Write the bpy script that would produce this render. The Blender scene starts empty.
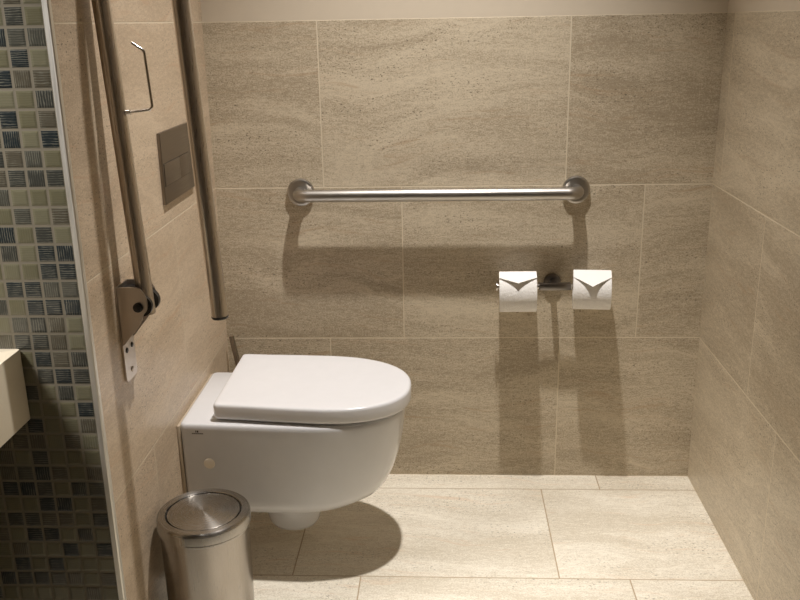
import bpy, bmesh, math, random
from mathutils import Vector, Matrix
random.seed(7)
PI = math.pi
SC = bpy.context.scene
COL = SC.collection

# ---------------------------------------------------------------- materials
class NT:
    """small helper around a node tree"""
    def __init__(self, name):
        self.m = bpy.data.materials.new(name); self.m.use_nodes = True
        self.t = self.m.node_tree; self.n = self.t.nodes; self.l = self.t.links
        self.b = self.n['Principled BSDF']
    def new(self, typ, **kw):
        x = self.n.new(typ)
        for k, v in kw.items(): setattr(x, k, v)
        return x
    def put(self, sock, v):
        if isinstance(v, bpy.types.NodeSocket): self.l.new(v, sock)
        elif v is not None: sock.default_value = v
    def math(self, op, a, b=None, c=None, clamp=False):
        x = self.new('ShaderNodeMath', operation=op, use_clamp=clamp)
        for i, v in enumerate((a, b, c)):
            if v is not None: self.put(x.inputs[i], v)
        return x.outputs[0]
    def vec(self, a, b, c):
        x = self.new('ShaderNodeCombineXYZ')
        for i, v in enumerate((a, b, c)): self.put(x.inputs[i], v)
        return x.outputs[0]
    def noise(self, v, scale, detail=4, rough=.55, dist=0):
        x = self.new('ShaderNodeTexNoise'); self.put(x.inputs['Vector'], v)
        x.inputs['Scale'].default_value = scale; x.inputs['Detail'].default_value = detail
        x.inputs['Roughness'].default_value = rough; x.inputs['Distortion'].default_value = dist
        return x.outputs['Fac']
    def rnd(self, v):
        x = self.new('ShaderNodeTexWhiteNoise', noise_dimensions='3D'); self.put(x.inputs['Vector'], v)
        return x.outputs['Value']
    def mix(self, f, a, b):
        x = self.new('ShaderNodeMix', data_type='RGBA')
        self.put(x.inputs[0], f)
        self.put(x.inputs[6], a if isinstance(a, bpy.types.NodeSocket) else (*a, 1))
        self.put(x.inputs[7], b if isinstance(b, bpy.types.NodeSocket) else (*b, 1))
        return x.outputs[2]
    def ss(self, v, lo, hi, a=0, b=1):
        x = self.new('ShaderNodeMapRange', interpolation_type='SMOOTHSTEP')
        for i, q in enumerate((v, lo, hi, a, b)): self.put(x.inputs[i], q)
        return x.outputs[0]
    def xyz(self):
        c = self.new('ShaderNodeTexCoord'); s = self.new('ShaderNodeSeparateXYZ')
        self.l.new(c.outputs['Object'], s.inputs[0]); return s.outputs
    def bump(self, h, strength, dist):
        x = self.new('ShaderNodeBump'); x.inputs['Strength'].default_value = strength
        x.inputs['Distance'].default_value = dist; self.put(x.inputs['Height'], h)
        self.l.new(x.outputs[0], self.b.inputs['Normal'])

def plain(name, col, rough=.4, metal=0, spec=None, coat=0):
    k = NT(name); b = k.b
    o = k.xyz()
    n = k.noise(k.vec(o[0], o[1], o[2]), 35, 3)
    c2 = tuple(min(1, c * 1.03) for c in col); c1 = tuple(c * .97 for c in col)
    k.put(b.inputs['Base Color'], k.mix(n, c1, c2))
    b.inputs['Roughness'].default_value = rough; b.inputs['Metallic'].default_value = metal
    if spec is not None: b.inputs['Specular IOR Level'].default_value = spec
    b.inputs['Coat Weight'].default_value = coat
    b.inputs['Coat Roughness'].default_value = .05
    return k.m

def stone(name, ua, va, offs, v0=0.0, grout=(.66, .575, .43), dark=(.365, .298, .207), light=(.62, .538, .402),
          rough=.42, seed=0., contrast=1.0, gw=.0016):
    """honed sandstone-look porcelain, 0.6 x 0.4 running-bond tiles; offs = joint position of rows 0,1,2"""
    k = NT(name); o = k.xyz(); u = o[ua]; v = k.math('SUBTRACT', o[va], v0)
    row = k.math('FLOOR', k.math('DIVIDE', v, .4))
    rm = k.math('FLOORED_MODULO', row, 3.0)
    is1 = k.math('COMPARE', rm, 1., .1); is2 = k.math('COMPARE', rm, 2., .1)
    off = k.math('ADD', k.math('ADD', offs[0], k.math('MULTIPLY', is1, offs[1] - offs[0])), k.math('MULTIPLY', is2, offs[2] - offs[0]))
    q = k.math('DIVIDE', k.math('SUBTRACT', u, off), .6)
    cell = k.math('FLOOR', q)
    fu = k.math('MULTIPLY', k.math('PINGPONG', q, .5), .6)
    fv = k.math('MULTIPLY', k.math('PINGPONG', k.math('DIVIDE', v, .4), .5), .4)
    d = k.math('MINIMUM', fu, fv)
    gm = k.ss(d, gw * .6, gw * 1.3, 1, 0)
    r1 = k.rnd(k.vec(k.math('ADD', cell, 3.3 + seed), k.math('ADD', row, 7.7), seed))
    r2 = k.rnd(k.vec(k.math('ADD', cell, 13.3 + seed), k.math('ADD', row, 1.7), 4 + seed))
    sh1 = k.math('MULTIPLY', r1, 37.); sh2 = k.math('MULTIPLY', r2, 53.)
    uu = k.math('ADD', u, sh1); vv = k.math('ADD', v, sh2)
    # gentle tilt / waviness of the bedding
    warp = k.math('MULTIPLY', k.math('SUBTRACT', k.noise(k.vec(uu, vv, r1), 2.6, 2), .5), .16)
    tilt = k.math('MULTIPLY', k.math('SUBTRACT', r1, .5), .16)
    vw = k.math('ADD', k.math('ADD', vv, warp), k.math('MULTIPLY', uu, tilt))
    bed = k.noise(k.vec(k.math('MULTIPLY', uu, 1.1), k.math('MULTIPLY', vw, 9.), r2), 2.2, 8, .62, .3)
    thin = k.noise(k.vec(k.math('MULTIPLY', uu, 1.5), k.math('MULTIPLY', vw, 20.), r1), 2.6, 7, .66, .6)
    cloud = k.noise(k.vec(uu, vv, r2), 3.2, 4, .5)
    sand = k.noise(k.vec(uu, k.math('MULTIPLY', vv, 1.4), 0.), 250, 2, .8)
    sand2 = k.noise(k.vec(k.math('MULTIPLY', uu, .55), k.math('MULTIPLY', vv, 1.6), 2.), 95, 3, .7)
    t = k.math('ADD', k.math('MULTIPLY', bed, .85), k.math('ADD', k.math('MULTIPLY', thin, .35), k.math('MULTIPLY', cloud, .35)))
    t = k.math('ADD', t, k.math('ADD', k.math('MULTIPLY', k.math('SUBTRACT', sand, .5), 2.2), k.math('MULTIPLY', k.math('SUBTRACT', sand2, .5), 1.3)))
    t = k.math('ADD', k.math('MULTIPLY', k.math('SUBTRACT', t, .775), 1.45 * contrast), .5)
    t = k.math('ADD', t, k.math('MULTIPLY', k.math('SUBTRACT', r2, .5), .14))
    band = k.noise(k.vec(k.math('MULTIPLY', uu, .9), k.math('MULTIPLY', vw, 4.2), k.math('ADD', r1, 3.)), 2.4, 5, .58, .8)
    t = k.math('ADD', t, k.math('MULTIPLY', k.math('SUBTRACT', band, .5), 1.5 * contrast), clamp=True)
    c = k.mix(t, dark, light)
    # rust-brown thin streaks
    rust = k.ss(thin, .55, .70, 0, .45 * contrast)
    c = k.mix(rust, c, tuple(a * b for a, b in zip(dark, (1.12, .93, .80))))
    # pale wavy veins
    pale = k.ss(k.math('ABSOLUTE', k.math('SUBTRACT', band, .60)), 0., .022, .26, 0)
    c = k.mix(pale, c, tuple(min(1, a * 1.13) for a in light))
    # dark pits, gathered in some of the beds
    pit = k.noise(k.vec(k.math('MULTIPLY', uu, .5), k.math('MULTIPLY', vv, .95), 9.), 260, 1, .5)
    zone = k.ss(k.noise(k.vec(k.math('MULTIPLY', uu, 1.2), k.math('MULTIPLY', vw, 5.), r1), 3., 3), .44, .62, 0, 1)
    pm = k.math('MULTIPLY', k.ss(pit, .63, .70, 0, 1), k.math('MULTIPLY', k.math('ADD', zone, .15), .75))
    c = k.mix(pm, c, tuple(a * .45 for a in dark))
    c = k.mix(gm, c, grout)
    k.put(k.b.inputs['Base Color'], c)
    k.put(k.b.inputs['Roughness'], k.math('ADD', rough, k.math('MULTIPLY', gm, .3)))
    k.b.inputs['Specular IOR Level'].default_value = .42
    h = k.math('SUBTRACT', k.math('SUBTRACT', k.math('MULTIPLY', sand2, .25), k.math('MULTIPLY', pm, .6)), k.math('MULTIPLY', gm, 1.))
    k.bump(h, .35, .0012)
    return k.m

def mosaic_mat():
    k = NT('glass_mosaic'); o = k.xyz(); P = .0302
    qx = k.math('DIVIDE', k.math('ADD', o[0], .0085), P); qz = k.math('DIVIDE', k.math('ADD', o[2], -1.0460), .0299)
    cx, cz = k.math('FLOOR', qx), k.math('FLOOR', qz)
    fx, fz = k.math('FRACT', qx), k.math('FRACT', qz)
    ex = k.math('MINIMUM', fx, k.math('SUBTRACT', 1., fx)); ez = k.math('MINIMUM', fz, k.math('SUBTRACT', 1., fz))
    d = k.math('MINIMUM', ex, ez)
    gm = k.ss(d, .055, .085, 1, 0)
    r = k.rnd(k.vec(cx, cz, 1.)); r2 = k.rnd(k.vec(cx, cz, 5.)); r3 = k.rnd(k.vec(cx, cz, 9.))
    rp = k.new('ShaderNodeValToRGB'); rp.color_ramp.interpolation = 'CONSTANT'
    e = rp.color_ramp.elements
    cols = [(0, (.125, .116, .070)), (.2, (.150, .141, .090)), (.36, (.085, .075, .053)), (.56, (.020, .026, .028)),
            (.76, (.045, .046, .039)), (.9, (.070, .069, .055))]
    e[0].position = 0; e[0].color = (*cols[0][1], 1); e[1].position = cols[1][0]; e[1].color = (*cols[1][1], 1)
    for p, c in cols[2:]:
        x = e.new(p); x.color = (*c, 1)
    k.l.new(r, rp.inputs[0]); base = rp.outputs[0]
    # fine painted strokes, horizontal in most tiles, upright in others
    hv = k.math('GREATER_THAN', r2, .66)
    lx = k.math('ADD', o[0], k.math('MULTIPLY', r3, 3.)); lz = k.math('ADD', o[2], k.math('MULTIPLY', r2, 3.))
    jh = k.noise(k.vec(k.math('MULTIPLY', lx, 45.), k.math('MULTIPLY', lz, 120.), r3), 1., 3, .6)
    jv = k.noise(k.vec(k.math('MULTIPLY', lx, 120.), k.math('MULTIPLY', lz, 70.), r3), 1., 3, .6)
    pitch = k.math('ADD', 1500., k.math('MULTIPLY', r3, 500.))
    sh = k.math('SINE', k.math('ADD', k.math('MULTIPLY', lz, pitch), k.math('MULTIPLY', jh, 8.)))
    sv = k.math('SINE', k.math('ADD', k.math('MULTIPLY', lx, pitch), k.math('MULTIPLY', jv, 7.)))
    st = k.math('ADD', k.math('MULTIPLY', sh, k.math('SUBTRACT', 1., hv)), k.math('MULTIPLY', sv, hv))
    var = k.noise(k.vec(k.math('MULTIPLY', lx, 60.), k.math('MULTIPLY', lz, 60.), r2), 1., 2)
    hi = k.math('MULTIPLY', k.ss(st, .2, .95, 0, .75), k.ss(var, .35, .65, .15, 1)); lo = k.ss(st, -.2, -.95, 0, .22)
    lum = k.math('LESS_THAN', r, .36)
    amt = k.math('SUBTRACT', 1., k.math('MULTIPLY', lum, .65))
    c = k.mix(k.math('MULTIPLY', hi, amt), base, (.175, .170, .135))
    c = k.mix(k.math('MULTIPLY', lo, amt), c, (.010, .012, .012))
    c = k.mix(gm, c, (.175, .155, .115))
    k.put(k.b.inputs['Base Color'], c)
    k.put(k.b.inputs['Roughness'], k.ss(gm, 0, 1, .22, .8))
    k.put(k.b.inputs['Specular IOR Level'], k.ss(gm, 0, 1, .5, .2))
    # pillowed glass with a slightly wavy face
    h = k.math('ADD', k.ss(d, .03, .2, 0, 1), k.math('MULTIPLY', k.noise(k.vec(o[0], r, o[2]), 70, 2), .35))
    k.bump(h, .35, .002)
    return k.m

def brushed(name, col, rough, axis=None, streak=1., radial=False, aniso=0):
    k = NT(name); o = k.xyz()
    if radial:
        a = k.math('ARCTAN2', o[1], o[0]); rad = k.math('SQRT', k.math('ADD', k.math('MULTIPLY', o[0], o[0]), k.math('MULTIPLY', o[1], o[1])))
        v = k.vec(k.math('MULTIPLY', rad, 900.), k.math('MULTIPLY', a, 1.5), 0.)
    else:
        s = [900., 900., 900.]
        if axis is not None: s[axis] = 12.
        v = k.vec(*[k.math('MULTIPLY', o[i], s[i]) for i in range(3)])
    n = k.noise(v, 1., 3, .6)
    if radial: n = k.math('ADD', .35, k.math('MULTIPLY', n, .3))
    k.put(k.b.inputs['Base Color'], k.mix(n, tuple(c * .95 for c in col), tuple(min(1, c * 1.05) for c in col)))
    k.b.inputs['Metallic'].default_value = 1
    k.put(k.b.inputs['Roughness'], k.ss(n, .2, .8, rough * .8, rough * 1.2))
    if radial or aniso:
        tg = k.new('ShaderNodeTangent', direction_type='RADIAL', axis='Z')
        k.l.new(tg.outputs[0], k.b.inputs['Tangent'])
        k.b.inputs['Anisotropic'].default_value = .8 if radial else aniso
        if radial: k.b.inputs['Anisotropic Rotation'].default_value = .25
    k.bump(n, .06 * streak, .0006)
    return k.m

M = dict(
    back=stone('stone_back', 0, 2, (.275, .47, .275), seed=1.),
    left=stone('stone_left', 1, 2, (-.63, -.365, -.745), seed=5., contrast=1.1, light=(.635, .518, .380), dark=(.455, .352, .245), rough=.34, gw=.0013),
    right=stone('stone_right', 1, 2, (-.56, -.38, -.66), seed=9., contrast=.9, rough=.36),
    floor=stone('stone_floor', 0, 1, (.23, .385, .385), v0=-.477, seed=14., grout=(.45, .35, .235), light=(.86, .81, .69), dark=(.62, .555, .435), contrast=1.05),
    plain_stone=stone('stone_rear', 0, 2, (.1, .4, .1), seed=21.),
    mosaic=mosaic_mat(),
    paint=plain('wall_paint', (.60, .52, .405), .7),
    rear=plain('rear_bounce_tone', (.30, .25, .195), .5),  # unseen rear wall, tone chosen to limit bounce light and darken reflections
    ceil=plain('ceiling_paint', (.78, .75, .70), .8),
    trim=brushed('trim_aluminium', (.80, .78, .72), .52, 2),
    ceramic=plain('glazed_ceramic', (.66, .66, .665), .10, coat=.25),
    seatp=plain('white_duroplast', (.715, .71, .715), .2),
    gasket=plain('tan_sealant', (.45, .37, .27), .6),
    cap=plain('ivory_cap', (.80, .72, .58), .35),
    mark=plain('printed_mark', (.045, .035, .025), .5),
    steel=brushed('brushed_steel', (.46, .435, .40), .34, 0),
    steel_v=brushed('satin_steel', (.66, .60, .53), .31, 2, .3),
    bracket=brushed('bracket_steel', (.62, .56, .50), .36, 2),
    plate=brushed('satin_plate', (.27, .235, .20), .34, 1),
    chrome=plain('chrome', (.70, .68, .65), .12, 1),
    handle=brushed('dark_brushed_handle', (.30, .27, .24), .22, 2),
    holder=plain('holder_chrome', (.27, .25, .23), .28, 1),
    binm=brushed('bin_steel', (.37, .34, .305), .24, 2, .5, aniso=.4),
    lidm=brushed('bin_lid_steel', (.40, .38, .35), .27, streak=.06, radial=True),
    black=plain('black_plastic', (.012, .011, .010), .4),
    paper=plain('tissue', (.82, .80, .765), .95, spec=.1),
    sink=plain('cream_basin', (.74, .66, .51), .25),
)
def tissue_bump():
    k = NT('embossed_tissue'); o = k.xyz()
    n = k.noise(k.vec(o[0], o[1], o[2]), 170, 4, .75, .6)
    k.put(k.b.inputs['Base Color'], k.mix(n, (.80, .78, .74), (.87, .85, .815)))
    k.b.inputs['Roughness'].default_value = .95; k.b.inputs['Specular IOR Level'].default_value = .1
    k.bump(n, .45, .006)
    return k.m
M['tissue'] = tissue_bump()

# ---------------------------------------------------------------- mesh helpers
def mk(name, bm, mat, parent=None, smooth=True, recenter=True, origin=None, angle=40):
    bmesh.ops.recalc_face_normals(bm, faces=bm.faces)
    co = [v.co for v in bm.verts]
    lo = Vector([min(c[i] for c in co) for i in range(3)]); hi = Vector([max(c[i] for c in co) for i in range(3)])
    ctr = Vector((0, 0, 0))
    if recenter: ctr = (lo + hi) / 2
    if recenter and parent is None: ctr.z = lo.z
    if origin is not None: ctr = Vector(origin)
    bmesh.ops.translate(bm, verts=bm.verts, vec=-ctr)
    me = bpy.data.meshes.new(name); bm.to_mesh(me); bm.free()
    for m in (mat if isinstance(mat, (list, tuple)) else [mat]): me.materials.append(m)
    ob = bpy.data.objects.new(name, me); COL.objects.link(ob)
    if parent is not None:
        ob.parent = parent
        p = parent; w = Vector((0, 0, 0))
        while p is not None: w += p.location; p = p.parent
        ob.location = ctr - w
    else: ob.location = ctr
    if smooth:
        for f in me.polygons: f.use_smooth = True
        me.set_sharp_from_angle(angle=math.radians(angle))
    return ob

def thing(name, label, cat, loc, group=None):
    o = bpy.data.objects.new(name, None); COL.objects.link(o); o.empty_display_size = .05
    o.location = loc; tag(o, label, cat, group); return o
def tag(o, label, cat, group=None):
    o['label'] = label; o['category'] = cat
    if group: o['group'] = group
    return o

def box(bm, lo, hi, bev=0, seg=2):
    r = bmesh.ops.create_cube(bm, size=1)
    vs = r['verts']
    for v in vs:
        v.co = Vector([lo[i] + (v.co[i] + .5) * (hi[i] - lo[i]) for i in range(3)])
    if bev:
        es = list({e for v in vs for e in v.link_edges})
        bmesh.ops.bevel(bm, geom=es, offset=bev, segments=seg, affect='EDGES', profile=.5)
    return bm
def loft(bm, rings, cap=True, closed=True):
    rv = [[bm.verts.new(p) for p in r] for r in rings]
    n = len(rings[0])
    for a, b in zip(rv, rv[1:]):
        for i in range(n if closed else n - 1):
            j = (i + 1) % n
            bm.faces.new((a[i], a[j], b[j], b[i]))
    if cap:
        bm.faces.new(rv[0][::-1]); bm.faces.new(rv[-1])
    return rv
def frame(d):
    d = Vector(d).normalized()
    a = Vector((0, 0, 1)) if abs(d.z) < .9 else Vector((1, 0, 0))
    x = d.cross(a).normalized(); y = d.cross(x).normalized()
    return x, y
def cyl(bm, a, b, r, prof=None, n=40):
    """lathe along a->b; prof = [(t along 0..1, radius)]"""
    a, b = Vector(a), Vector(b); x, y = frame(b - a)
    prof = prof or [(0, r), (1, r)]
    rings = [[a + (b - a) * t + x * (rr * math.cos(2 * PI * i / n)) + y * (rr * math.sin(2 * PI * i / n)) for i in range(n)] for t, rr in prof]
    loft(bm, rings); return bm
def tube(bm, pts, r, n=20, cap=True):
    pts = [Vector(p) for p in pts]; rings = []
    d0 = (pts[1] - pts[0]).normalized(); x, y = frame(d0)
    for i, p in enumerate(pts):
        d = (pts[min(i + 1, len(pts) - 1)] - pts[max(i - 1, 0)]).normalized()
        x = (x - d * x.dot(d)).normalized(); y = d.cross(x).normalized()
        rings.append([p + x * (r * math.cos(2 * PI * k / n)) + y * (r * math.sin(2 * PI * k / n)) for k in range(n)])
    loft(bm, rings, cap); return bm
def rounded(pts, rad, seg=8):
    """polyline with its inner corners rounded"""
    pts = [Vector(p) for p in pts]; out = [pts[0]]
    for a, b, c in zip(pts, pts[1:], pts[2:]):
        u, v = (a - b).normalized(), (c - b).normalized()
        ang = u.angle(v); t = min(rad / math.tan(ang / 2), (a - b).length * .49, (c - b).length * .49)
        rr = t * math.tan(ang / 2)
        cen = b + (u + v).normalized() * (rr / math.sin(ang / 2))
        p0, p1 = b + u * t - cen, b + v * t - cen
        tot = p0.angle(p1); ax = p0.cross(p1).normalized()
        for k in range(seg + 1):
            out.append(cen + Matrix.Rotation(tot * k / seg, 3, ax) @ p0)
    out.append(pts[-1]); return out
def prism(bm, outline, axis, a, b, bev=0):
    """outline of 2-tuples on the other two axes, extruded along axis"""
    def P(q, t):
        return {0: (t, q[0], q[1]), 1: (q[0], t, q[1]), 2: (q[0], q[1], t)}[axis]
    loft(bm, [[P(q, a) for q in outline], [P(q, b) for q in outline]])
    if bev: bmesh.ops.bevel(bm, geom=list(bm.edges), offset=bev, segments=2, affect='EDGES')
    return bm

# ---------------------------------------------------------------- the room
W, YM, YR, XL, ZC = 1.233, -.865, -3.1, -1.35, 2.55
T = .12
def struct(name, bm, mat):
    o = mk(name, bm, mat, smooth=False, recenter=False); o['kind'] = 'structure'; return o
def slabs(name, parts):
    """one wall of several stacked blocks, each block with its own material"""
    bm = bmesh.new(); mats = []
    for lo, hi, m in parts:
        k = len(bm.faces); box(bm, lo, hi); bm.faces.ensure_lookup_table()
        if m not in mats: mats.append(m)
        for f in list(bm.faces)[k:]: f.material_index = mats.index(m)
    return struct(name, bm, mats)
slabs('floor', [((XL - T, YR - T, -.1), (W + T, T, 0), M['floor'])])
slabs('ceiling', [((XL - T, YR - T, ZC), (W + T, T, ZC + .1), M['ceil'])])
slabs('wall_back', [((0, 0, 0), (W, T, 1.2), M['back']), ((0, 0, 1.2), (W, T, ZC), M['paint'])])
slabs('wall_right', [((W, YR, 0), (W + T, T, 1.2), M['right']), ((W, YR, 1.2), (W + T, T, ZC), M['paint'])])
slabs('wall_left', [((-T, YM + .010, 0), (0, T, ZC), M['left'])])
slabs('wall_vanity', [((XL, YM, 0), (-.0092, YM + .009, ZC), M['mosaic']), ((XL, YM + .010, 0), (-T, YM + T, ZC), M['paint'])])
slabs('wall_far_left', [((XL - T, YR, 0), (XL, YM + T, ZC), M['paint'])])
slabs('wall_rear', [((XL, YR - T, 0), (W, YR, ZC), M['rear'])])
bm = bmesh.new()
prism(bm, [(-.0090, YM - .0012), (-.001, YM - .0012), (.0008, YM + .0005), (.0008, YM + .0095), (-.0090, YM + .0095)], 2, 0, ZC)
struct('trim_1', bm, M['trim'])

# ---------------------------------------------------------------- toilet
def dshape(z, xb, xs, xf, wb, w, yc=-.345, rb=.0, yaw=0., n=26, e=2.25):
    """D outline, back edge at xb, nose at xf"""
    pts = []
    nb = 5
    for i in range(nb):                      # rounded back corner, near side
        a = PI / 2 * i / (nb - 1)
        pts.append((xb + rb * (1 - math.sin(a)), -wb + rb * (1 - math.cos(a)) if rb else -wb * (1 - .0001 * i)))
    if rb: pts = [(xb + rb - rb * math.cos(PI / 2 * i / (nb - 1)), -wb + rb - rb * math.sin(PI / 2 * i / (nb - 1))) for i in range(nb)]
    else: pts = [(xb + .0002 * i, -wb) for i in range(nb)]
    x0 = pts[-1][0]
    for i in range(1, 7):
        t = i / 7; s = t * t * (3 - 2 * t)
        pts.append((x0 + (xs - x0) * t, -(wb + (w - wb) * s)))
    for i in range(n + 1):
        a = PI / 2 * i / n
        pts.append((xs + (xf - xs) * math.sin(a) ** (2 / e), -w * max(0, math.cos(a)) ** (2 / e)))
    full = pts + [(x, -y) for x, y in pts[-2::-1]]
    return [(x, yc + yaw * x + y, z) for x, y in full]

toilet = thing('wall_hung_toilet', 'white wall-hung toilet with closed lid, fixed to the left wall', 'toilet', (.0, -.345, 0))
bm = bmesh.new()
Y0 = -.334; BY = -.048
L = [  # z, xb, xs, xf, wb, w
    (.1555, .0075, .205, .352, .120, .117), (.156, .0070, .212, .366, .126, .124), (.1585, .0065, .222, .384, .132, .132),
    (.166, .0062, .232, .404, .138, .1395), (.1755, .006, .240, .421, .1425, .145), (.183, .006, .247, .434, .1455, .1485), (.198, .006, .254, .446, .1475, .151),
    (.230, .006, .262, .461, .149, .1525), (.270, .006, .270, .4735, .150, .154),
    (.315, .006, .276, .482, .1505, .155), (.350, .006, .280, .486, .151, .1555), (.366, .006, .280, .4875, .1515, .156),
    (.3725, .0065, .280, .487, .151, .1555), (.3765, .008, .280, .485, .149, .1535), (.378, .011, .280, .481, .1455, .150)]
loft(bm, [dshape(z, xb, xs, xf, wb, w, Y0, .012, BY) for z, xb, xs, xf, wb, w in L])
mk('bowl', bm, M['ceramic'], toilet, angle=60)
bm = bmesh.new()
loft(bm, [dshape(z, .100, .285, xf, w - .004, w, -.3135, .02, -.088) for z, xf, w in ((.3777, .474, .140), (.3790, .476, .142), (.3835, .476, .142), (.3845, .474, .140))])
mk('seat', bm, M['seatp'], toilet, angle=60)
bm = bmesh.new()
LID = [(.3845, .004, .006), (.3855, .0015, .002), (.3875, .0003, .0005), (.391, 0, 0), (.4120, 0, 0), (.4155, .0008, .0008), (.4178, .0026, .0026), (.4190, .0055, .0055), (.4195, .012, .012), (.4200, .05, .05)]
loft(bm, [dshape(z, .079 + dw * .8, .295, .5005 - dx, .1555 - dw, .1605 - dw, -.3125, .010, -.088) for z, dx, dw in LID])
mk('lid', bm, M['seatp'], toilet, angle=50)
for y in (-.40, -.27):
    bm = bmesh.new(); cyl(bm, (.082, y - .012, .3835), (.082, y + .012, .3835), .0055, n=20)
    mk('hinge', bm, M['chrome'], toilet)
bm = bmesh.new()                         # outlet boss under the bowl
rr = [(.0560, .024, .020), (.0575, .038, .032), (.064, .052, .045), (.076, .060, .053), (.100, .065, .058), (.160, .070, .064)]
loft(bm, [[(.219 + a * math.cos(2 * PI * i / 36), -.348 + b * math.sin(2 * PI * i / 36), z) for i in range(36)] for z, a, b in rr])
mk('outlet_boss', bm, M['ceramic'], toilet, angle=60)
bm = bmesh.new()
box(bm, (.0002, -.3345 - .1500, .175), (.0075, -.3345 + .1500, .372), .0012)
o = mk('gasket', bm, M['gasket'], toilet); o['label'] = 'tan sealing strip between the bowl and the wall'
# the side face of the bowl where the cap and the print sit
def side_y(x, z):
    L2 = sorted(L)
    for (za, _, xsa, _, wba, wa), (zb, _, xsb, _, wbb, wb_) in zip(L2, L2[1:]):
        if za <= z <= zb:
            f = (z - za) / (zb - za); wb = wba + (wbb - wba) * f; w = wa + (wb_ - wa) * f; xs = xsa + (xsb - xsa) * f
            t = max(0, min(1, (x - .018) / (xs - .018))); s = t * t * (3 - 2 * t)
            return Y0 + BY * x - (wb + (w - wb) * s)
bm = bmesh.new()
y = side_y(.066, .286)
cyl(bm, (.066, y + .004, .286), (.066, y - .0022, .286), .012, [(0, .0125), (.7, .0125), (.95, .0115), (1, .0095)], 32)
o = mk('bolt_cap', bm, M['cap'], toilet); o['label'] = 'round ivory fixing cap'
bm = bmesh.new()
def dash(x0, x1, z0, z1):
    ya = side_y((x0 + x1) / 2, (z0 + z1) / 2)
    box(bm, (x0, ya - .0004, z0), (x1, ya + .001, z1))
zz = .3555
xx = .0335
for wd in (.0022, .0016, .0024, .0012, .0022, .002, .0012, .0024, .0018, .0022): dash(xx, xx + wd, zz, zz + .0021); xx += wd + .0006
dash(.0415, .0433, zz + .004, zz + .0085); dash(.0447, .0480, zz + .0040, zz + .0083)
o = mk('printed_mark', bm, M['mark'], toilet, smooth=False); o['label'] = 'tiny dark printed maker mark'

# ---------------------------------------------------------------- flush plate
fp = thing('flush_plate', 'satin metal dual flush plate on the left wall behind the folded rail', 'flush plate', (0, -.3155, .842))
bm = bmesh.new(); box(bm, (.0003, -.428, .842), (.0075, -.203, .9875), .0012)
mk('plate', bm, M['plate'], fp)
for ya, yb in ((-.4225, -.3125), (-.3105, -.2400)):
    bm = bmesh.new(); box(bm, (.0066, ya, .8795), (.0092, yb, .9245), .0007)
    mk('button', bm, M['plate'], fp)
    bm = bmesh.new(); box(bm, (.0074, ya - .0012, .8783), (.0077, yb + .0012, .9257))  # thin black sheet, paints the shade in the gap round the button
    mk('button_gap_shade', bm, M['black'], fp, smooth=False)

# ---------------------------------------------------------------- wall grab bar
gb = thing('grab_bar', 'horizontal brushed steel grab bar on the back wall above the toilet', 'grab bar', (.559, 0, .755))
zb = .788
bm = bmesh.new()
tube(bm, rounded([(.217, -.004, zb), (.217, -.055, zb), (.901, -.055, zb), (.901, -.004, zb)], .036, 12), .0155, 28)
mk('bar', bm, M['steel'], gb, angle=60)
for x in (.217, .901):
    bm = bmesh.new()
    cyl(bm, (x, -.0003, zb + .001), (x, -.012, zb + .001), .034, [(0, .0342), (.55, .0342), (.85, .0332), (.97, .0305), (1, .027)], 48)
    mk('flange', bm, M['steel'], gb, angle=35)

# ---------------------------------------------------------------- fold-up rail
fr = thing('fold_up_rail', 'stainless fold-up support rail standing raised against the left wall', 'support rail', (0, -.7125, .577))
yr = -.7125
def cheek(yc, t):
    bm = bmesh.new()
    out = [(.002, .758), (.026, .7585)]
    for k in range(9):
        a = math.radians(80 - k * 17.5); out.append((.0365 + .0195 * math.cos(a), .727 + .031 * math.sin(a) if math.sin(a) > 0 else .727 + .022 * math.sin(a)))
    out += [(.043, .697), (.034, .684), (.022, .670), (.010, .655), (.002, .648)]
    prism(bm, out, 1, yc - t / 2, yc + t / 2, .0006)
    return mk('cheek', bm, M['bracket'], fr, angle=30)
cheek(yr - .027, .003); cheek(yr + .027, .003)
bm = bmesh.new()
out = [(yr - .0285, .758), (yr - .0285, .588)]
for k in range(1, 5): out.append((yr - .0285 + .010 * (1 - math.cos(PI / 2 * k / 4)), .588 - .010 * math.sin(PI / 2 * k / 4)))
for k in range(0, 5): out.append((yr + .0185 + .010 * math.sin(PI / 2 * k / 4), .588 - .010 * math.cos(PI / 2 * k / 4)))
out += [(yr + .0285, .588), (yr + .0285, .758)]
out = [p for i, p in enumerate(out) if i == 0 or (abs(p[0] - out[i - 1][0]) + abs(p[1] - out[i - 1][1])) > 1e-5]
prism(bm, out, 0, .0004, .004)
mk('back_plate', bm, M['bracket'], fr, angle=30)
for dy, z in ((-.013, .636), (.014, .6375), (.003, .594)):
    bm = bmesh.new(); cyl(bm, (.0035, yr + dy, z), (.006, yr + dy, z), .0045, [(0, .0052), (.6, .0050), (1, .0036)], 18)
    mk('screw', bm, M['black'] if z > .6 else M['bracket'], fr)
bm = bmesh.new(); cyl(bm, (.039, yr - .0275, .722), (.039, yr - .036, .722), .0075, [(0, .0085), (.55, .0085), (.6, .0072), (.92, .0072), (1, .006)], 24)
o = mk('pivot_bolt', bm, M['black'], fr); o['label'] = 'black pivot bolt'
bm = bmesh.new()
cyl(bm, (.042, yr - .022, .722), (.042, yr - .013, .722), .019, n=36); cyl(bm, (.042, yr + .013, .722), (.042, yr + .0245, .722), .0205, n=36)
box(bm, (.004, yr - .022, .70), (.026, yr + .022, .750), .002)
o = mk('pivot_housing', bm, M['black'], fr); o['label'] = 'black plastic pivot housing'
TR = .0147
d1 = Vector((-.0212, .001, .502)).normalized()
p1 = Vector((.0438, yr, .724))
a0 = p1 - d1 * .022
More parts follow.
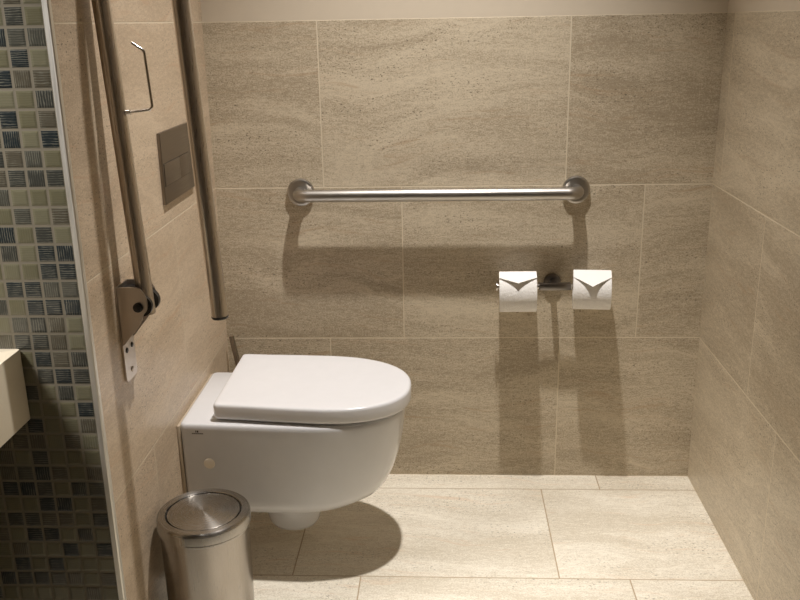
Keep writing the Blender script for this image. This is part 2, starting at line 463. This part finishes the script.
q2 = Vector((.1752, yr, .6965)); d2 = d1
topz = 1.42
A = p1 + d1 * ((topz - p1.z) / d1.z); B = q2 + d2 * ((topz - q2.z) / d2.z)
bm = bmesh.new(); tube(bm, rounded([a0, A, B, q2], .055, 14), TR, 28)
mk('rail_tube', bm, M['steel_v'], fr, angle=60)
bm = bmesh.new(); cyl(bm, q2 + d2 * .001, q2 - d2 * .004, TR, [(0, TR * 1.03), (.6, TR * 1.03), (1, TR * .93)], 28)
o = mk('end_cap', bm, M['black'], fr); o['label'] = 'black end cap of the outer tube'
bm = bmesh.new()
hk = [(.036, yr - .001, 1.0545), (.0905, yr - .001, 1.0605), (.0855, yr - .001, 1.1545), (.0665, yr - .001, 1.1675)]
tube(bm, rounded(hk, .008, 8), .0024, 12)
cyl(bm, (.045, yr - .001, 1.0555), (.052, yr - .001, 1.0563), .0045, n=16)
mk('paper_hook', bm, M['chrome'], fr, angle=60)

# ---------------------------------------------------------------- double paper holder
zr, yrl = .5482, -.0600
ph = thing('paper_holder', 'polished metal double toilet paper holder on the back wall', 'paper holder', (.850, 0, .52))
bm = bmesh.new(); cyl(bm, (.850, -.0003, .5515), (.850, -.010, .5515), .0215, [(0, .0220), (.7, .0220), (.95, .0212), (1, .0198)], 40)
mk('wall_plate', bm, M['holder'], ph, angle=35)
bm = bmesh.new()
box(bm, (.843, yrl + .004, zr + .003), (.857, -.008, zr + .0135), .0015)
mk('post', bm, M['holder'], ph)
bm = bmesh.new(); box(bm, (.8105, yrl - .008, zr), (.8895, yrl + .008, zr + .0168), .0012)
mk('crossbar', bm, M['holder'], ph)
for x0, x1, btn in ((.8105, .7065, 1), (.8895, .9780, 0)):
    s = 1 if x1 > x0 else -1
    bm = bmesh.new(); cyl(bm, (x0, yrl, zr + .008), (x1, yrl, zr + .008), .0065, n=24)
    sp = mk('spindle', bm, M['chrome'], ph)
    if not btn: continue
    bm = bmesh.new(); cyl(bm, (x1 - s * .0005, yrl, zr + .008), (x1 + s * .003, yrl, zr + .008), .012, [(0, .0115), (.6, .0115), (1, .010)], 24)
    mk('end_button', bm, M['chrome'], sp)
def roll(xc, zc, RR, label, th0, dside, dtip, tilt, yaw):
    t = thing('toilet_roll', label, 'toilet roll', (xc, yrl, zc - RR), 'toilet rolls on the double holder')
    hw = .0460
    bm = bmesh.new(); n = 64
    prof = [(-hw, .020), (-hw, RR - .0012), (-hw + .0012, RR), (-.023, RR + .0002), (0, RR), (.023, RR + .0002), (hw - .0012, RR), (hw, RR - .0012), (hw, .020), (0, .0198)]
    rings = [[(xc + u, yrl + r * math.cos(2 * PI * i / n), zc + r * math.sin(2 * PI * i / n)) for u, r in prof] for i in range(n)]
    rv = [[bm.verts.new(p) for p in r] for r in rings]
    for i in range(n):
        for j in range(len(prof)):
            bm.faces.new((rv[i][j], rv[(i + 1) % n][j], rv[(i + 1) % n][(j + 1) % len(prof)], rv[i][(j + 1) % len(prof)]))
    a = mk('paper', bm, M['tissue'], t)
    bm = bmesh.new()
    rv = []
    for i in range(40):
        c, s = math.cos(2 * PI * i / 40), math.sin(2 * PI * i / 40)
        rv.append([bm.verts.new((xc + u, yrl + r * c, zc + r * s)) for u, r in ((-hw + .001, .0198), (hw - .001, .0198), (hw - .001, .0188), (-hw + .001, .0188))])
    for i in range(40):
        for j in range(4): bm.faces.new((rv[i][j], rv[(i + 1) % 40][j], rv[(i + 1) % 40][(j + 1) % 4], rv[i][(j + 1) % 4]))
    c = mk('core', bm, M['gasket'], t)
    # last sheet folded to a point: hugs the roll, then leaves it at the tangent
    bm = bmesh.new(); NU, NV = 24, 22; th0 = math.radians(th0); ths = math.radians(-35)
    def P(u, v, lift):
        f = abs(u) ** .92; dend = dtip + (dside - dtip) * f
        tot = (th0 - ths) * RR + dend * RR
        s = tot * v; r = RR + lift
        if s < (th0 - ths) * RR:
            th = ths + s / RR; y_, z_ = -r * math.sin(th), r * math.cos(th)
        else:
            dd = s - (th0 - ths) * RR
            y_ = -r * math.sin(th0) - dd * math.cos(th0); z_ = r * math.cos(th0) - dd * math.sin(th0)
        return (xc + u * (hw - .0003), yrl + y_, zc + z_)
    g = [[[bm.verts.new(P(-1 + 2 * i / NU, j / NV, l)) for j in range(NV + 1)] for i in range(NU + 1)] for l in (.0006, .0012)]
    for l in (0, 1):
        for i in range(NU):
            for j in range(NV): bm.faces.new((g[l][i][j], g[l][i + 1][j], g[l][i + 1][j + 1], g[l][i][j + 1]))
    for i in range(NU):
        for j in (0, NV): bm.faces.new((g[0][i][j], g[0][i + 1][j], g[1][i + 1][j], g[1][i][j]))
    for j in range(NV):
        for i in (0, NU): bm.faces.new((g[0][i][j], g[0][i][j + 1], g[1][i][j + 1], g[1][i][j]))
    mk('folded_sheet', bm, M['paper'], t, angle=50)
    t.rotation_euler = (0, math.radians(tilt), math.radians(yaw))
    return t
roll(.7597, .5425, .0500, 'left toilet roll on the double holder, end folded to a short point', 17, .30, .785, -1.2, -3)
roll(.9420, .5470, .0485, 'right toilet roll on the double holder, end folded to a longer drooping point', 25, .20, .93, -.6, -7)

# ---------------------------------------------------------------- pedestal bin
bx, by, bh = .1005, -.674, .280
bn = thing('waste_bin', 'round brushed steel waste bin on the floor in front of the toilet', 'bin', (bx, by, 0))
BR, BZ = .985, 1.02
def lathe(prof, n=72):
    bm = bmesh.new(); rings = [[(bx + r * BR * math.cos(2 * PI * i / n), by + r * BR * math.sin(2 * PI * i / n), z * BZ) for i in range(n)] for z, r in prof]
    loft(bm, rings); return bm
mk('body', lathe([(.006, .084), (.008, .0855), (.10, .0868), (.246, .0880), (.2465, .087)]), M['binm'], bn, angle=35)
o = mk('base_ring', lathe([(0, .086), (.001, .0872), (.010, .0876), (.0115, .0866)]), M['black'], bn); o['label'] = 'black base ring'
bm = bmesh.new(); n = 72
prof = [(.2440, .0890), (.2450, .0905), (.2485, .0910), (.2500, .0905), (.2515, .0925), (.2670, .0925), (.2725, .0912), (.2750, .0885), (.2752, .0760), (.2738, .0748), (.2700, .0748), (.2440, .0748)]
rv = [[bm.verts.new((bx + r * BR * math.cos(2 * PI * i / n), by + r * BR * math.sin(2 * PI * i / n), z * BZ)) for z, r in prof] for i in range(n)]
for i in range(n):
    for j in range(len(prof)):
        k2 = (j + 1) % len(prof); bm.faces.new((rv[i][j], rv[(i + 1) % n][j], rv[(i + 1) % n][k2], rv[i][k2]))
mk('rim', bm, M['lidm'], bn, angle=35)
bm = lathe([(.262, .0722), (.2722, .0722), (.2736, .0714), (.2740, .0700)])
mk('swing_flap', bm, M['lidm'], bn, angle=35)
bm = lathe([(.2600, .0746), (.2690, .0746)])  # black disc under the flap, shade of the gap put into colour
o = mk('flap_gap_shade', bm, M['black'], bn); o['label'] = 'black disc standing in for the shade in the gap around the flap'

# ---------------------------------------------------------------- toilet brush in the corner
tb = thing('toilet_brush', 'toilet brush with slanted metal handle in the corner behind the toilet', 'toilet brush', (.095, -.095, 0))
bm = bmesh.new()
ta, tc = Vector((.0190, -.030, .4150)), Vector((.0840, -.085, .105))
dd = (ta - tc).normalized()
x, y = frame(dd)
s = .0062
loft(bm, [[p + x * (s * a) + y * (s * b) for a, b in ((-1, -.6), (-.6, -1), (.6, -1), (1, -.6), (1, .6), (.6, 1), (-.6, 1), (-1, .6))] for p in (tc, tc + (ta - tc) * .5, ta)])
mk('handle', bm, M['handle'], tb, angle=25)
bm = bmesh.new()
n = 40; prof = [(0, .046), (.002, .048), (.128, .048), (.130, .047), (.130, .044), (.006, .043)]
loft(bm, [[(.095 + r * math.cos(2 * PI * i / n), -.095 + r * math.sin(2 * PI * i / n), z) for i in range(n)] for z, r in prof])
mk('canister', bm, M['binm'], tb, angle=35)
bm = bmesh.new()
cyl(bm, tc + dd * .012, tc - dd * .075, .02, [(0, .006), (.15, .02), (.5, .026), (.85, .022), (1, .01)], 28)
mk('brush_head', bm, M['seatp'], tb)

# ---------------------------------------------------------------- basin on the mosaic wall
sk = thing('wall_basin', 'cream rectangular wash basin on the mosaic wall at the left edge', 'basin', (-.42, YM, .567))
bm = bmesh.new()
X0, X1, Y1, Y2, Z0, Z1 = -.78, -.1185, YM - .0004, -1.33, .566, .692
def rect(z, i, r=.006):
    a, b, c, d_ = X0 + i, X1 - i, Y2 + i, Y1 - i
    pts = []
    for cx_, cy_, s0 in ((b - r, d_ - r, 0), (a + r, d_ - r, 90), (a + r, c + r, 180), (b - r, c + r, 270)):
        for k in range(5):
            t = math.radians(s0 + 22.5 * k); pts.append((cx_ + r * math.cos(t), cy_ + r * math.sin(t), z))
    return pts
loft(bm, [rect(Z0, .002), rect(Z0 + .002, 0), rect(Z1 - .0025, 0), rect(Z1 - .0007, .0008), rect(Z1, .0025), rect(Z1, .070, .03), rect(Z1 - .006, .076, .03), rect(Z1 - .085, .10, .04), rect(Z1 - .095, .13, .04)])
mk('basin', bm, M['sink'], sk, angle=40)
bm = bmesh.new(); cyl(bm, (-.45, -1.10, Z1 - .0955), (-.45, -1.10, Z1 - .092), .022, [(0, .022), (.7, .022), (1, .019)], 28)
mk('drain', bm, M['chrome'], sk)
bm = bmesh.new()
tube(bm, rounded([(-.45, -.915, Z1 - .001), (-.45, -.915, Z1 + .15), (-.45, -1.05, Z1 + .15), (-.45, -1.05, Z1 + .125)], .03, 8), .011, 20)
box(bm, (-.462, -.925, Z1 + .157), (-.438, -.865 - .01, Z1 + .166), .002)
tp = mk('tap', bm, M['chrome'], sk)

# ---------------------------------------------------------------- light
def spot(name, loc, target, watts, size, blend, rad, col):
    l = bpy.data.lights.new(name, 'SPOT'); l.energy = watts; l.spot_size = math.radians(size); l.spot_blend = blend
    l.shadow_soft_size = rad; l.color = col
    o = bpy.data.objects.new(name, l); COL.objects.link(o); o.location = loc
    o.rotation_euler = (Vector(target) - Vector(loc)).to_track_quat('-Z', 'Y').to_euler(); return o
WARM = (1.0, .955, .92)
spot('downlight_toilet', (.66, -.515, 2.52), (.47, -.34, 0), 209, 67, 1.0, .028, WARM)
spot('vanity_lamp', (-.75, -1.36, 1.95), (-.20, -.87, .90), 155, 52, 1.0, .16, WARM)
spot('entry_fill', (.35, -2.2, 2.52), (.35, -2.2, 0), 11, 95, 1.0, .04, WARM)  # added fill from behind the camera, not a known fixture

w = bpy.data.worlds.new('world'); SC.world = w; w.use_nodes = True
w.node_tree.nodes['Background'].inputs[0].default_value = (1, .9, .75, 1)
w.node_tree.nodes['Background'].inputs[1].default_value = .0

# ---------------------------------------------------------------- camera
cam = bpy.data.cameras.new('camera'); cam.sensor_width = 36; cam.lens = 36 * 896.56 / 800; cam.clip_start = .02
co = bpy.data.objects.new('camera', cam); COL.objects.link(co)
R = ((0.9987537363, -0.0497994484, 0.0033149803), (0.0465649511, 0.9536698038, 0.2972298953), (-0.0179632815, -0.2967051065, 0.9548001887))
m = Matrix(((R[0][0], R[0][2], -R[0][1]), (R[1][0], R[1][2], -R[1][1]), (R[2][0], R[2][2], -R[2][1])))
co.matrix_world = Matrix.Translation((.5762, -2.2162, 1.1931)) @ m.to_4x4()
SC.camera = co
vs = SC.view_settings
vs.view_transform = 'Standard'; vs.look = 'None'; vs.gamma = 1; vs.exposure = 0.0; vs.use_curve_mapping = False
SC.cycles.max_bounces = 10; SC.cycles.diffuse_bounces = 6; SC.cycles.use_denoising = True
